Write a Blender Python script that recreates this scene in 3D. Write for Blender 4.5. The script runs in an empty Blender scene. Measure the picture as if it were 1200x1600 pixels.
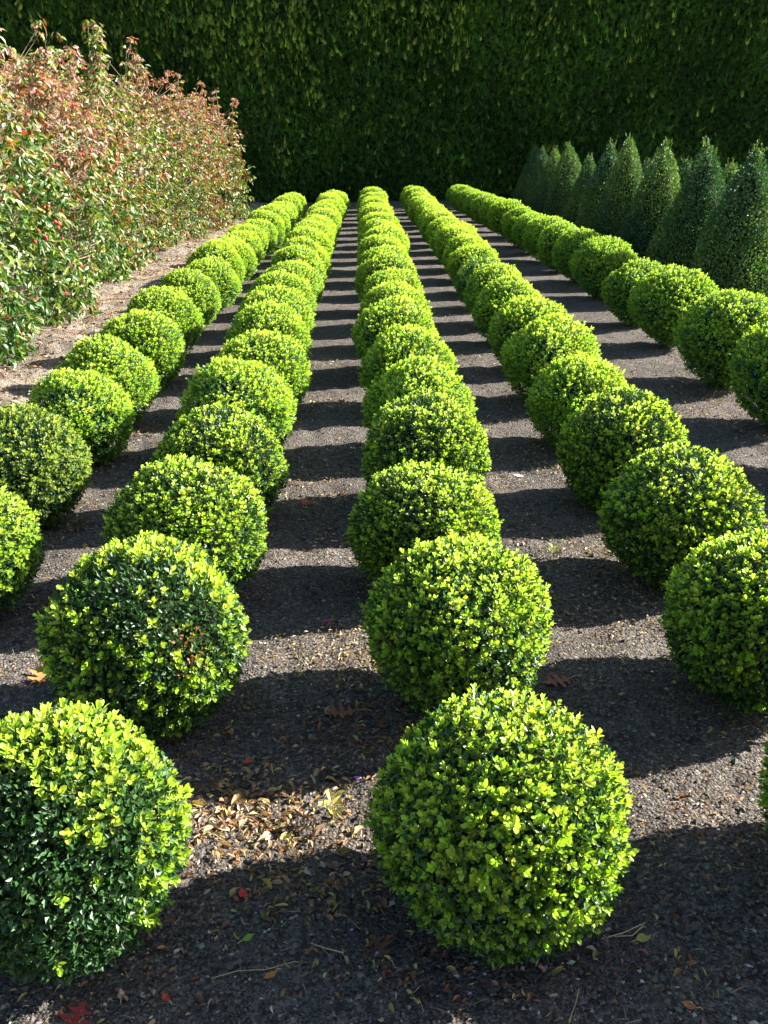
import bpy, math, random
import numpy as np
from mathutils import Vector
R = math.radians
SC = bpy.context.scene
COL = SC.collection
rng = np.random.default_rng(7)
random.seed(7)

# ------------------------------------------------------------------ render / camera / light
SUN_AZ, SUN_EL = R(13.0), R(29.7)          # sun to the right (+X), a little beyond the rows (+Y)
SC.view_settings.view_transform = 'Standard'
SC.view_settings.look = 'None'
SC.view_settings.gamma = 1.0
SC.view_settings.use_curve_mapping = False
SC.view_settings.exposure = 2.27
cam = bpy.data.cameras.new('camera')
cam.sensor_fit = 'VERTICAL'; cam.sensor_height = 36.0
cam.lens = 1495.58 / 1600 * 36.0
cam.clip_start = 0.05; cam.clip_end = 1000
co = bpy.data.objects.new('camera', cam); COL.objects.link(co)
co.location = (0, 0, 1.658)
co.rotation_euler = (R(90 - 22.14), 0, R(-1.395))
SC.camera = co
SC.render.resolution_x = 768; SC.render.resolution_y = 1024

w = bpy.data.worlds.new('World'); SC.world = w; w.use_nodes = True
nt = w.node_tree; nt.nodes.clear()
sky = nt.nodes.new('ShaderNodeTexSky'); sky.sky_type = 'NISHITA'; sky.sun_disc = False
sky.sun_elevation = SUN_EL; sky.sun_rotation = R(90) - SUN_AZ
bg = nt.nodes.new('ShaderNodeBackground'); bg.inputs['Strength'].default_value = 0.05
wo = nt.nodes.new('ShaderNodeOutputWorld')
nt.links.new(sky.outputs[0], bg.inputs[0]); nt.links.new(bg.outputs[0], wo.inputs[0])
sl = bpy.data.lights.new('sun', 'SUN'); sl.energy = 5.0; sl.angle = R(0.5); sl.color = (1.0, 0.95, 0.86)
so = bpy.data.objects.new('sun', sl); COL.objects.link(so)
sd = Vector((math.cos(SUN_AZ) * math.cos(SUN_EL), math.sin(SUN_AZ) * math.cos(SUN_EL), math.sin(SUN_EL)))
so.rotation_euler = sd.to_track_quat('Z', 'Y').to_euler(); so.location = (8, 3, 8)

# ------------------------------------------------------------------ materials
def newmat(name):
    m = bpy.data.materials.new(name); m.use_nodes = True
    n = m.node_tree.nodes; n.clear()
    return m, n, m.node_tree.links

def leaf_mat(name, rough_old=0.38, rough_new=0.5, tr_old=0.15, tr_new=0.45, spec=0.5, tint=(1.0, 1.0, 0.45)):
    """leaf colour per leaf in attribute 'tone'; its alpha is how young (thin, matt) the leaf is"""
    m, n, l = newmat(name)
    at = n.new('ShaderNodeAttribute'); at.attribute_name = 'tone'
    p = n.new('ShaderNodeBsdfPrincipled'); t = n.new('ShaderNodeBsdfTranslucent')
    mx = n.new('ShaderNodeMixShader'); o = n.new('ShaderNodeOutputMaterial')
    mr = n.new('ShaderNodeMapRange'); mr.inputs['To Min'].default_value = rough_old; mr.inputs['To Max'].default_value = rough_new
    mf = n.new('ShaderNodeMapRange'); mf.inputs['To Min'].default_value = tr_old; mf.inputs['To Max'].default_value = tr_new
    l.new(at.outputs['Alpha'], mr.inputs['Value']); l.new(at.outputs['Alpha'], mf.inputs['Value'])
    l.new(mr.outputs[0], p.inputs['Roughness'])
    p.inputs['Specular IOR Level'].default_value = spec
    # faint mottling of the blade
    tc = n.new('ShaderNodeTexCoord'); nz = n.new('ShaderNodeTexNoise'); nz.inputs['Scale'].default_value = 130.0
    l.new(tc.outputs['Object'], nz.inputs['Vector'])
    mm = n.new('ShaderNodeMapRange'); mm.inputs['To Min'].default_value = 0.7; mm.inputs['To Max'].default_value = 1.3
    l.new(nz.outputs['Fac'], mm.inputs['Value'])
    vm = n.new('ShaderNodeVectorMath'); vm.operation = 'SCALE'
    l.new(at.outputs['Color'], vm.inputs[0]); l.new(mm.outputs[0], vm.inputs['Scale'])
    l.new(vm.outputs[0], p.inputs['Base Color'])
    v2 = n.new('ShaderNodeVectorMath'); v2.operation = 'MULTIPLY'; v2.inputs[1].default_value = tuple(1.5 * c for c in tint)
    l.new(vm.outputs[0], v2.inputs[0]); l.new(v2.outputs[0], t.inputs['Color'])
    l.new(mf.outputs[0], mx.inputs[0]); l.new(p.outputs[0], mx.inputs[1]); l.new(t.outputs[0], mx.inputs[2])
    l.new(mx.outputs[0], o.inputs[0])
    return m

def solid_mat(name, col, rough=0.85, var=0.35, scale=30.0, bump=0.0, spec=0.3):
    m, n, l = newmat(name)
    p = n.new('ShaderNodeBsdfPrincipled'); o = n.new('ShaderNodeOutputMaterial')
    tc = n.new('ShaderNodeTexCoord'); nz = n.new('ShaderNodeTexNoise'); nz.inputs['Scale'].default_value = scale; nz.inputs['Detail'].default_value = 4
    l.new(tc.outputs['Object'], nz.inputs['Vector'])
    cr = n.new('ShaderNodeValToRGB')
    cr.color_ramp.elements[0].position = 0.3; cr.color_ramp.elements[1].position = 0.7
    cr.color_ramp.elements[0].color = tuple(c * (1 - var) for c in col) + (1,)
    cr.color_ramp.elements[1].color = tuple(min(1, c * (1 + var)) for c in col) + (1,)
    l.new(nz.outputs['Fac'], cr.inputs[0]); l.new(cr.outputs[0], p.inputs['Base Color'])
    p.inputs['Roughness'].default_value = rough; p.inputs['Specular IOR Level'].default_value = spec
    if bump:
        b = n.new('ShaderNodeBump'); b.inputs['Strength'].default_value = bump; b.inputs['Distance'].default_value = 0.01
        l.new(nz.outputs['Fac'], b.inputs['Height']); l.new(b.outputs[0], p.inputs['Normal'])
    l.new(p.outputs[0], o.inputs[0])
    return m

M_BOX = leaf_mat('box_leaf', rough_old=.44)
M_CONE = leaf_mat('dark_box_leaf', rough_old=0.45, rough_new=0.55, tr_old=0.2, tr_new=0.4, spec=0.45)
M_THUJA = leaf_mat('conifer_spray', rough_old=0.55, rough_new=0.6, tr_old=0.2, tr_new=0.5, spec=0.3)
M_DOG = leaf_mat('dogwood_leaf', rough_old=0.42, rough_new=0.5, tr_old=0.25, tr_new=0.38, spec=0.5, tint=(1.0, 0.9, 0.4))
M_DRY = leaf_mat('dry_leaf', rough_old=0.6, rough_new=0.6, tr_old=0.12, tr_new=0.3, spec=0.3, tint=(1.0, 0.8, 0.5))
M_TWIG_CORE = solid_mat('inner_twigs', (0.010, 0.018, 0.006), 0.95, 0.6, 60)
M_BARK = solid_mat('grey_brown_bark', (0.06, 0.045, 0.032), 0.9, 0.4, 60, 0.5)
M_BARK2 = solid_mat('pale_bark', (0.28, 0.22, 0.15), 0.85, 0.4, 40, 0.4)
M_FRUIT = solid_mat('red_fruit', (0.50, 0.025, 0.03), 0.45, 0.3, 150, 0.6, 0.5)
M_STRAW = solid_mat('dry_straw', (0.42, 0.30, 0.16), 0.7, 0.3, 80)

def soil_mat():
    m, n, l = newmat('soil')
    p = n.new('ShaderNodeBsdfPrincipled'); o = n.new('ShaderNodeOutputMaterial')
    tc = n.new('ShaderNodeTexCoord')
    P = tc.outputs['Object']
    def noise(s, d=5, r=0.6):
        z = n.new('ShaderNodeTexNoise'); z.inputs['Scale'].default_value = s; z.inputs['Detail'].default_value = d; z.inputs['Roughness'].default_value = r
        l.new(P, z.inputs['Vector']); return z
    def mix(f, a, b, mode='MIX'):
        x = n.new('ShaderNodeMix'); x.data_type = 'RGBA'; x.blend_type = mode
        if isinstance(f, float): x.inputs[0].default_value = f
        else: l.new(f, x.inputs[0])
        for i, v in ((6, a), (7, b)):
            if isinstance(v, tuple): x.inputs[i].default_value = v + (1,)
            else: l.new(v, x.inputs[i])
        return x.outputs[2]
    def ramp(s, a, b, ca=(0, 0, 0), cb=(1, 1, 1)):
        c = n.new('ShaderNodeValToRGB'); c.color_ramp.elements[0].position = a; c.color_ramp.elements[1].position = b
        c.color_ramp.elements[0].color = ca + (1,); c.color_ramp.elements[1].color = cb + (1,)
        l.new(s, c.inputs[0]); return c.outputs[0]
    big = noise(1.3, 4); mid = noise(9, 6, 0.7); fin = noise(120, 4, 0.75)
    base = ramp(mid.outputs['Fac'], 0.3, 0.72, (0.052, 0.042, 0.035), (0.195, 0.163, 0.138))
    # grit: small cells each with a tone of its own
    v = n.new('ShaderNodeTexVoronoi'); v.inputs['Scale'].default_value = 105.0; l.new(P, v.inputs['Vector'])
    sp = n.new('ShaderNodeSeparateColor'); l.new(v.outputs['Color'], sp.inputs[0])
    vb = n.new('ShaderNodeTexVoronoi'); vb.inputs['Scale'].default_value = 230.0; l.new(P, vb.inputs['Vector'])
    spb = n.new('ShaderNodeSeparateColor'); l.new(vb.outputs['Color'], spb.inputs[0])
    grit = mix(ramp(noise(14, 4).outputs['Fac'], .42, .58), ramp(sp.outputs[0], 0.35, 1.0, (0.026, 0.024, 0.022), (0.38, 0.345, 0.31)), ramp(spb.outputs[0], 0.2, 1.0, (0.03, 0.027, 0.025), (0.34, 0.31, 0.28)))
    c = mix(0.55, base, grit)
    # pale chips
    v2 = n.new('ShaderNodeTexVoronoi'); v2.inputs['Scale'].default_value = 48.0; l.new(P, v2.inputs['Vector'])
    sp2 = n.new('ShaderNodeSeparateColor'); l.new(v2.outputs['Color'], sp2.inputs[0])
    chip = ramp(sp2.outputs[1], 0.72, 0.78)
    near = ramp(v2.outputs['Distance'], 0.22, 0.40, (1, 1, 1), (0, 0, 0))
    mk = n.new('ShaderNodeMath'); mk.operation = 'MULTIPLY'; l.new(chip, mk.inputs[0]); l.new(near, mk.inputs[1])
    mk2 = n.new('ShaderNodeMath'); mk2.operation = 'MULTIPLY'; l.new(mk.outputs[0], mk2.inputs[0]); mk2.inputs[1].default_value = 0.8
    chipc = ramp(sp2.outputs[2], 0.0, 1.0, (0.22, 0.16, 0.11), (0.42, 0.35, 0.26))
    c = mix(mk2.outputs[0], c, chipc)
    # damp darker patches, worn paler ones
    c = mix(ramp(big.outputs['Fac'], 0.35, 0.65), mix(0.5, c, (0.5, 0.48, 0.46), 'MULTIPLY'), c)
    # sandy straw-littered strip between the shrubs and the first row
    sx = n.new('ShaderNodeSeparateXYZ'); l.new(P, sx.inputs[0])
    w_ = noise(2.2, 5); ad = n.new('ShaderNodeMath'); ad.operation = 'MULTIPLY_ADD'
    l.new(w_.outputs['Fac'], ad.inputs[0]); ad.inputs[1].default_value = 0.9; l.new(sx.outputs['X'], ad.inputs[2])
    strip = ramp(ad.outputs[0], 0.0, 1.0)   # placeholder, replaced by map range
    mr = n.new('ShaderNodeMapRange'); mr.inputs['From Min'].default_value = -1.25; mr.inputs['From Max'].default_value = -1.75
    l.new(ad.outputs[0], mr.inputs['Value'])
    sand = mix(ramp(noise(5, 6, 0.7).outputs['Fac'], 0.35, 0.65), (0.15, 0.115, 0.09), (0.62, 0.52, 0.40))
    sand = mix(0.35, sand, grit)
    ml = n.new('ShaderNodeMath'); ml.operation = 'MULTIPLY'; l.new(mr.outputs[0], ml.inputs[0]); ml.inputs[1].default_value = 0.85
    c = mix(ml.outputs[0], c, sand)
    l.new(c, p.inputs['Base Color'])
    p.inputs['Roughness'].default_value = 0.95; p.inputs['Specular IOR Level'].default_value = 0.2
    b1 = n.new('ShaderNodeBump'); b1.inputs['Strength'].default_value = 1.0; b1.inputs['Distance'].default_value = 0.02
    l.new(v.outputs['Distance'], b1.inputs['Height']); b1.invert = True
    b2 = n.new('ShaderNodeBump'); b2.inputs['Strength'].default_value = 1.0; b2.inputs['Distance'].default_value = 0.03
    l.new(mid.outputs['Fac'], b2.inputs['Height']); l.new(b1.outputs[0], b2.inputs['Normal'])
    b3 = n.new('ShaderNodeBump'); b3.inputs['Strength'].default_value = 0.8; b3.inputs['Distance'].default_value = 0.006
    l.new(fin.outputs['Fac'], b3.inputs['Height']); l.new(b2.outputs[0], b3.inputs['Normal'])
    l.new(b3.outputs[0], p.inputs['Normal']); l.new(p.outputs[0], o.inputs[0])
    return m
M_SOIL = soil_mat()

# ------------------------------------------------------------------ mesh helpers
class Geo:
    """collects vertex / polygon arrays with a colour per vertex, links them as one mesh"""
    def __init__(s): s.v = []; s.f = []; s.c = []; s.m = []; s.n = 0
    def add(s, v, polys, col, mat=0):
        """v (N,3); polys list of int arrays (K, sides); col (N,4) or (4,)"""
        v = np.asarray(v, np.float32).reshape(-1, 3)
        col = np.broadcast_to(np.asarray(col, np.float32), (len(v), 4))
        s.v.append(v); s.c.append(col)
        for p in polys:
            s.f.append(np.asarray(p, np.int32) + s.n); s.m.append(np.full(len(p), mat, np.int32))
        s.n += len(v)
    def build(s, name, mats, parent=None, smooth=False):
        me = s.mesh(name, mats, smooth)
        o = bpy.data.objects.new(name, me); COL.objects.link(o); o.parent = parent
        return o
    def mesh(s, name, mats, smooth=False):
        V = np.concatenate(s.v); C = np.concatenate(s.c)
        me = bpy.data.meshes.new(name)
        me.vertices.add(len(V)); me.vertices.foreach_set('co', V.ravel())
        lens = np.concatenate([np.full(len(f), f.shape[1], np.int32) for f in s.f])
        idx = np.concatenate([f.ravel() for f in s.f])
        me.loops.add(len(idx)); me.loops.foreach_set('vertex_index', idx)
        me.polygons.add(len(lens))
        st = np.zeros(len(lens), np.int32); st[1:] = np.cumsum(lens)[:-1]
        me.polygons.foreach_set('loop_start', st)
        me.polygons.foreach_set('material_index', np.concatenate(s.m))
        me.polygons.foreach_set('use_smooth', np.full(len(lens), smooth))
        a = me.color_attributes.new('tone', 'FLOAT_COLOR', 'POINT')
        a.data.foreach_set('color', C.astype(np.float32).ravel())
        for m in (mats if isinstance(mats, (list, tuple)) else [mats]): me.materials.append(m)
        me.update(calc_edges=True); me.validate()
        return me

def unit(a):
    return a / (np.linalg.norm(a, axis=-1, keepdims=True) + 1e-9)
def rnd_dirs(n):
    return unit(rng.normal(size=(n, 3)))
def fib(n):
    i = np.arange(n) + 0.5
    z = 1 - 2 * i / n; t = i * math.pi * (1 + 5 ** 0.5)
    r = np.sqrt(1 - z * z)
    return np.stack([r * np.cos(t), r * np.sin(t), z], 1)
class Field:
    """smooth random field: a sum of random waves, about -1..1"""
    def __init__(s, freq, n=9, seed=0):
        g = np.random.default_rng(seed)
        s.k = unit(g.normal(size=(n, 3))) * freq * g.uniform(0.6, 1.5, (n, 1)); s.p = g.uniform(0, 6.28, n); s.n = n
    def __call__(s, v):
        return np.sin(v @ s.k.T + s.p).sum(1) / (s.n ** 0.5) * 0.8

# leaf templates: x across, y along, z up (upper face)
T_LO = (np.array([(0, 0, 0), (-.5, .5, .10), (.5, .5, .10), (0, 1, -.04), (0, .5, -.03)], np.float32),
        [np.array([(0, 4, 3, 1)]), np.array([(0, 2, 3, 4)])])
T_HI = (np.array([(0, 0, 0), (-.32, .24, .06), (-.50, .60, .09), (-.28, .90, .03), (0, 1, -.03), (.28, .90, .03), (.50, .60, .09), (.32, .24, .06), (0, .25, -.02), (0, .65, 0)], np.float32),
        [np.array([(0, 8, 1), (0, 7, 8)]), np.array([(8, 9, 2, 1), (9, 4, 3, 2), (7, 6, 9, 8), (6, 5, 4, 9)])])
T_PT = [np.array([(0, 6, 1), (0, 5, 6), (7, 3, 2), (7, 4, 3)]), np.array([(6, 7, 2, 1), (5, 4, 7, 6)])]
T_DROOP = (np.array([(0, 0, 0), (-.4, .3, .06), (-.38, .65, 0), (0, 1, -.22), (.38, .65, 0), (.4, .3, .06), (0, .3, .0), (0, .66, -.07)], np.float32), T_PT)
T_FINGER = (np.array([(-.5, 0, 0), (.5, 0, 0), (.42, .6, .06), (-.42, .6, .06), (0, 1, -.05)], np.float32), [np.array([(0, 1, 2, 3)]), np.array([(3, 2, 4)])])

def leaves(g, P, D, N, L, W, col, tpl, mat=0):
    n = len(P)
    if n == 0: return
    D = unit(D); X = unit(np.cross(D, N)); Z = np.cross(X, D)
    L = np.broadcast_to(np.asarray(L, float), (n,)); W = np.broadcast_to(np.asarray(W, float), (n,))
    t, polys = tpl; k = len(t)
    v = (P[:, None, :] + X[:, None, :] * (t[None, :, 0:1] * W[:, None, None]) + D[:, None, :] * (t[None, :, 1:2] * L[:, None, None])
         + Z[:, None, :] * (t[None, :, 2:3] * L[:, None, None]))
    off = (np.arange(n) * k)[:, None, None]
    ps = [(p[None] + off).reshape(-1, p.shape[1]) for p in polys]
    g.add(v.reshape(-1, 3), ps, np.repeat(col, k, 0), mat)

def tube(g, pts, radii, sides=6, col=(.1, .1, .1, 0), mat=0, cap=True):
    pts = np.asarray(pts, float); n = len(pts)
    radii = np.broadcast_to(np.asarray(radii, float), (n,))
    tan = unit(np.gradient(pts, axis=0))
    ref = np.array([0.3, 0.2, 1.0]) if abs(tan[0][2]) < 0.8 else np.array([1.0, 0.1, 0.0])
    x = unit(np.cross(tan, ref)); y = np.cross(tan, x)
    a = np.arange(sides) / sides * 2 * np.pi
    v = pts[:, None] + (x[:, None] * np.cos(a)[None, :, None] + y[:, None] * np.sin(a)[None, :, None]) * radii[:, None, None]
    i = np.arange(n - 1)[:, None] * sides; j = np.arange(sides)[None]; j2 = (j + 1) % sides
    q = np.stack([i + j, i + j2, i + sides + j2, i + sides + j], -1).reshape(-1, 4)
    polys = [q]
    if cap: polys.append(np.arange(sides)[None] + (n - 1) * sides)
    g.add(v.reshape(-1, 3), polys, col, mat)

def tag(o, label=None, cat=None, group=None, kind=None):
    if label: o['label'] = label
    if cat: o['category'] = cat
    if group: o['group'] = group
    if kind: o['kind'] = kind
    return o
def empty(name, loc, rz=0.0, sc=1.0):
    o = bpy.data.objects.new(name, None); COL.objects.link(o)
    o.location = loc; o.rotation_euler = (0, 0, rz); o.scale = (sc, sc, sc); o.empty_display_size = 0.1
    return o

# ------------------------------------------------------------------ ground
gF1, gF2, gF3 = Field(1.1, 8, 1), Field(7, 10, 2), Field(38, 14, 3)
gF4 = Field(19, 16, 4)
def ground_z(x, y, fine=True):
    x = np.asarray(x, float); y = np.asarray(y, float)
    p = np.stack([x, y, np.zeros_like(x)], -1).reshape(-1, 3)
    z = 0.008 * np.clip(p[:, 0], -6, 8) + 0.010 * gF1(p) * np.clip((30 - np.abs(p[:, 1])) / 30, 0, 1)
    d = np.hypot(p[:, 0], p[:, 1])
    if fine: z = z + 0.011 * gF2(p) * (d < 30) + 0.006 * gF4(p) * np.clip((16 - d) / 4, 0, 1) + 0.0045 * gF3(p) * np.clip((9 - d) / 3, 0, 1)
    # low humps in the strip beside the shrubs
    z = z + 0.075 * np.clip(gF2(p * 0.8 + 3.0), 0, 2) * np.clip((-1.9 - p[:, 0]) / .4, 0, 1) * (p[:, 0] > -6)
    return z.reshape(x.shape)
def gz(x, y): return float(ground_z(np.array([x]), np.array([y]))[0])

def axis(parts):
    out = []
    for a, b, s in parts: out.append(np.arange(a, b, s))
    return np.unique(np.concatenate(out + [np.array([parts[-1][1]])]).round(4))
xs = axis([(-400, -40, 40), (-40, -8, 2), (-8, -3.2, .12), (-3.2, 2.9, .02), (2.9, 8, .12), (8, 40, 2), (40, 400, 40)])
ys = axis([(-100, -4, 12), (-4, .8, .4), (.8, 5.2, .02), (5.2, 10, .05), (10, 24, .12), (24, 40, 2), (40, 500, 40)])
gx, gy = np.meshgrid(xs, ys)
G = Geo()
nx, ny = len(xs), len(ys)
ii = (np.arange(ny - 1)[:, None] * nx + np.arange(nx - 1)[None]).reshape(-1)
G.add(np.stack([gx, gy, ground_z(gx, gy)], -1), [np.stack([ii, ii + 1, ii + nx + 1, ii + nx], 1)], (.1, .1, .1, 0))
tag(G.build('ground', M_SOIL, smooth=True), kind='structure')

# ------------------------------------------------------------------ box balls
def jitter_cols(n, c, s=0.18, hue=0.12):
    c = np.asarray(c, float); v = rng.normal(1, s, (n, 1)).clip(.4, 1.8)
    h = rng.normal(1, hue, (n, 3)).clip(.6, 1.5)
    return np.clip(c[None] * v * h, 0.003, 0.9)

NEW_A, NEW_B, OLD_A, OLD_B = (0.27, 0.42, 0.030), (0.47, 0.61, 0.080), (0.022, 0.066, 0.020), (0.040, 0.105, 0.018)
def crown_geo(seed, n_sprig, n_old, leaf, tpl, fresh=None, r=0.28, undercut=0.0, dull=0.0, lump=0.03, brown=None, new_scale=1.0, tall=0.97, old_tpl=None, warm=1.0, old_mul=1.0):
    """clipped round crown, unit ball of radius r with its bottom near z=0"""
    g = Geo(); f1, f2, fp = Field(4.5, 8, seed), Field(14, 12, seed + 50), Field(5.5, 8, seed + 90)
    def surf(d, depth=0.0):
        rr = r * (1 + lump * f1(d) * 1.3 + 0.024 * f2(d)) - depth
        p = d * rr[:, None]
        z = p[:, 2]
        z = np.where(z < -.72 * r, -.72 * r + (z + .72 * r) * 0.75, z)
        sh = 1 - undercut * np.clip(-z / r, 0, 1) ** 1.6
        p = np.stack([p[:, 0] * sh, p[:, 1] * sh, z * tall + r * 0.93], 1)
        return p
    # twiggy inner mass
    d = fib(700)
    a = surf(d, 0.055 * np.ones(len(d)))
    # triangulate a lat-long grid instead of the fibonacci points
    th = np.linspace(0, np.pi, 18); ph = np.linspace(0, 2 * np.pi, 29)[:-1]
    T, Pp = np.meshgrid(th, ph, indexing='ij')
    dd = np.stack([np.sin(T) * np.cos(Pp), np.sin(T) * np.sin(Pp), np.cos(T)], -1).reshape(-1, 3)
    vv = surf(dd, 0.068 * np.ones(len(dd)))
    i = np.arange(17)[:, None] * 28; j = np.arange(28)[None]; j2 = (j + 1) % 28
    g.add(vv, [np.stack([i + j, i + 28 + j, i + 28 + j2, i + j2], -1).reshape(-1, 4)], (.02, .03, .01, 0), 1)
    # older dark leaves: an inner shell of single leaves in all attitudes
    d = unit(fib(n_old) + rng.normal(0, .03, (n_old, 3)))
    P = surf(d, rng.uniform(0.0, 0.05, n_old))
    D = unit(d * 0.7 + rnd_dirs(n_old) * 0.8 + np.array([0, 0, .25]))
    N = unit(d + rnd_dirs(n_old) * 0.6)
    mixv = rng.random((n_old, 1))
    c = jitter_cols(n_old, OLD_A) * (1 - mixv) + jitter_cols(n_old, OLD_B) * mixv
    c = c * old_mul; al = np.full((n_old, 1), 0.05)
    if brown is not None:
        b = brown(d) > rng.random(n_old); c[b] = jitter_cols(b.sum(), (0.32, 0.16, 0.06)); al[b] = .3
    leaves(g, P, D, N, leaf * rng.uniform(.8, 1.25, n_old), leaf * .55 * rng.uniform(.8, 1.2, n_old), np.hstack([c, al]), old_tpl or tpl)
    # fresh sprigs
    d = unit(fib(n_sprig) + rng.normal(0, .022, (n_sprig, 3)))
    pf = fp(d)
    prob = fresh(d, pf) if fresh else np.clip(0.88 + 0.34 * pf, .15, 1)
    # fewer young shoots low down, partly to darken the shaded belly
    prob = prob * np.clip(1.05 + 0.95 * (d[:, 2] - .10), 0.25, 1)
    keep = rng.random(n_sprig) < prob
    d = d[keep]; n = len(d)
    size = rng.uniform(.75, 1.2, n) * new_scale * (1 + 0.15 * rng.normal(size=n)).clip(.7, 1.5)
    P0 = surf(d, 0.016 + 0.016 * rng.random(n) - .012 * (rng.random(n) < .06))
    A = unit(d + rnd_dirs(n) * 0.28 + np.array([0, 0, 0.42]))
    ref = rnd_dirs(n); U = unit(np.cross(A, ref)); Vv = np.cross(A, U)
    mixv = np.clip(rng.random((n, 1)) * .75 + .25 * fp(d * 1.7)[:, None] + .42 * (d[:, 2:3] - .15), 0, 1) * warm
    grn = np.clip(.45 - d[:, 2:3] * .9 + rng.normal(0, .15, (n, 1)), 0, 1) * .65 + (1 - warm) * .4  # lower sprigs greener and darker, partly shade put into their colour
    base = jitter_cols(n, NEW_A, .14, .07) * (1 - mixv) + jitter_cols(n, NEW_B, .12, .06) * mixv
    base = base * (1 - grn.clip(0, 1)) + jitter_cols(n, (.15, .30, .025), .15, .08) * grn.clip(0, 1)
    base = base * (1 - dull * .45) + np.array([[.16, .17, .06]]) * dull * .45
    k = 0
    for lev, (h, tilt, sz) in enumerate(((0.0, 62, .85), (.30, 50, 1.0), (.60, 36, .9), (.85, 18, .62))):
        for side in (0, 1):
            phi = (lev % 2) * math.pi / 2 + side * math.pi + rng.normal(0, .2, n)
            rad = U * np.cos(phi)[:, None] + Vv * np.sin(phi)[:, None]
            tl = R(tilt) + rng.normal(0, .14, n)
            D = A * np.cos(tl)[:, None] + rad * np.sin(tl)[:, None]
            N = A * np.sin(tl)[:, None] - rad * np.cos(tl)[:, None] + rnd_dirs(n) * .15
            LL = leaf * sz * size * rng.uniform(.85, 1.15, n)
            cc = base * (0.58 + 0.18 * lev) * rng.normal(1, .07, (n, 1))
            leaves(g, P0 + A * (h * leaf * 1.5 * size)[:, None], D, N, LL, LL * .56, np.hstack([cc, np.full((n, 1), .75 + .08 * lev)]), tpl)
    return g

def stem_geo(seed, h=0.12, r=0.28, thick=0.011, n=7):
    g = Geo(); q = np.random.default_rng(seed)
    for i in range(n):
        a = q.uniform(0, 6.28); b = a + q.normal(0, .5)
        r0, r1 = q.uniform(.01, .05), q.uniform(.05, .13)
        pts = [(r0 * math.cos(a), r0 * math.sin(a), -0.04), (r0 * 1.2 * math.cos(a), r0 * 1.2 * math.sin(a), h * .45),
               (r1 * math.cos(b), r1 * math.sin(b), h * 1.1), (r1 * 1.4 * math.cos(b), r1 * 1.4 * math.sin(b), h + .10)]
        tube(g, pts, np.array([1.3, 1.1, .9, .6]) * thick * q.uniform(.7, 1.2), 6)
    return g

def patch(side, w=0.45):
    s = unit(np.array([side], float))[0]
    return lambda d: np.clip((d @ s - (1 - w)) / w * 2.0, 0, 1)
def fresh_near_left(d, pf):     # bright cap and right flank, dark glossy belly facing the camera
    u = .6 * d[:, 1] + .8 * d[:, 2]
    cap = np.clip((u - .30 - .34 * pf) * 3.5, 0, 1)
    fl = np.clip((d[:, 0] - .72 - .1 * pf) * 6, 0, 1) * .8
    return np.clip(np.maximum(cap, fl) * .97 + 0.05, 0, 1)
def fresh_second_left(d, pf):
    u = .45 * d[:, 1] + .9 * d[:, 2]
    base = np.clip(.50 + .5 * pf + .5 * np.clip((u - .75) * 5, 0, 1), .12, .95)
    return np.clip(base * (1 - .85 * patch((.35, -.62, .70), .22)(d)), .08, 1)
brown_second = lambda d: .28 * patch((.58, -.76, .25), .05)(d)
dull_first = lambda d, pf: np.clip(.7 + .3 * pf, .3, .95)

HI = dict(n_sprig=2550, n_old=16000, leaf=0.0172, tpl=T_HI, old_tpl=T_LO)
MID = dict(n_sprig=2800, n_old=7500, leaf=0.0190, tpl=T_LO, old_mul=1.9)
FAR = dict(n_sprig=2500, n_old=3200, leaf=0.0225, tpl=T_LO, old_mul=2.1)
MB = [M_BOX, M_TWIG_CORE]
crowns = {}
def crown(key, **kw):
    if key not in crowns: crowns[key] = crown_geo(**kw).mesh('crown', MB)
    return crowns[key]
stems = [stem_geo(s).mesh('trunk', M_BARK) for s in range(4)]
stems_tall = [stem_geo(20 + s, h=.16, thick=.014, n=12).mesh('trunk', M_BARK) for s in range(3)]
for m_ in stems + stems_tall: m_.name = 'trunk'

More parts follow.
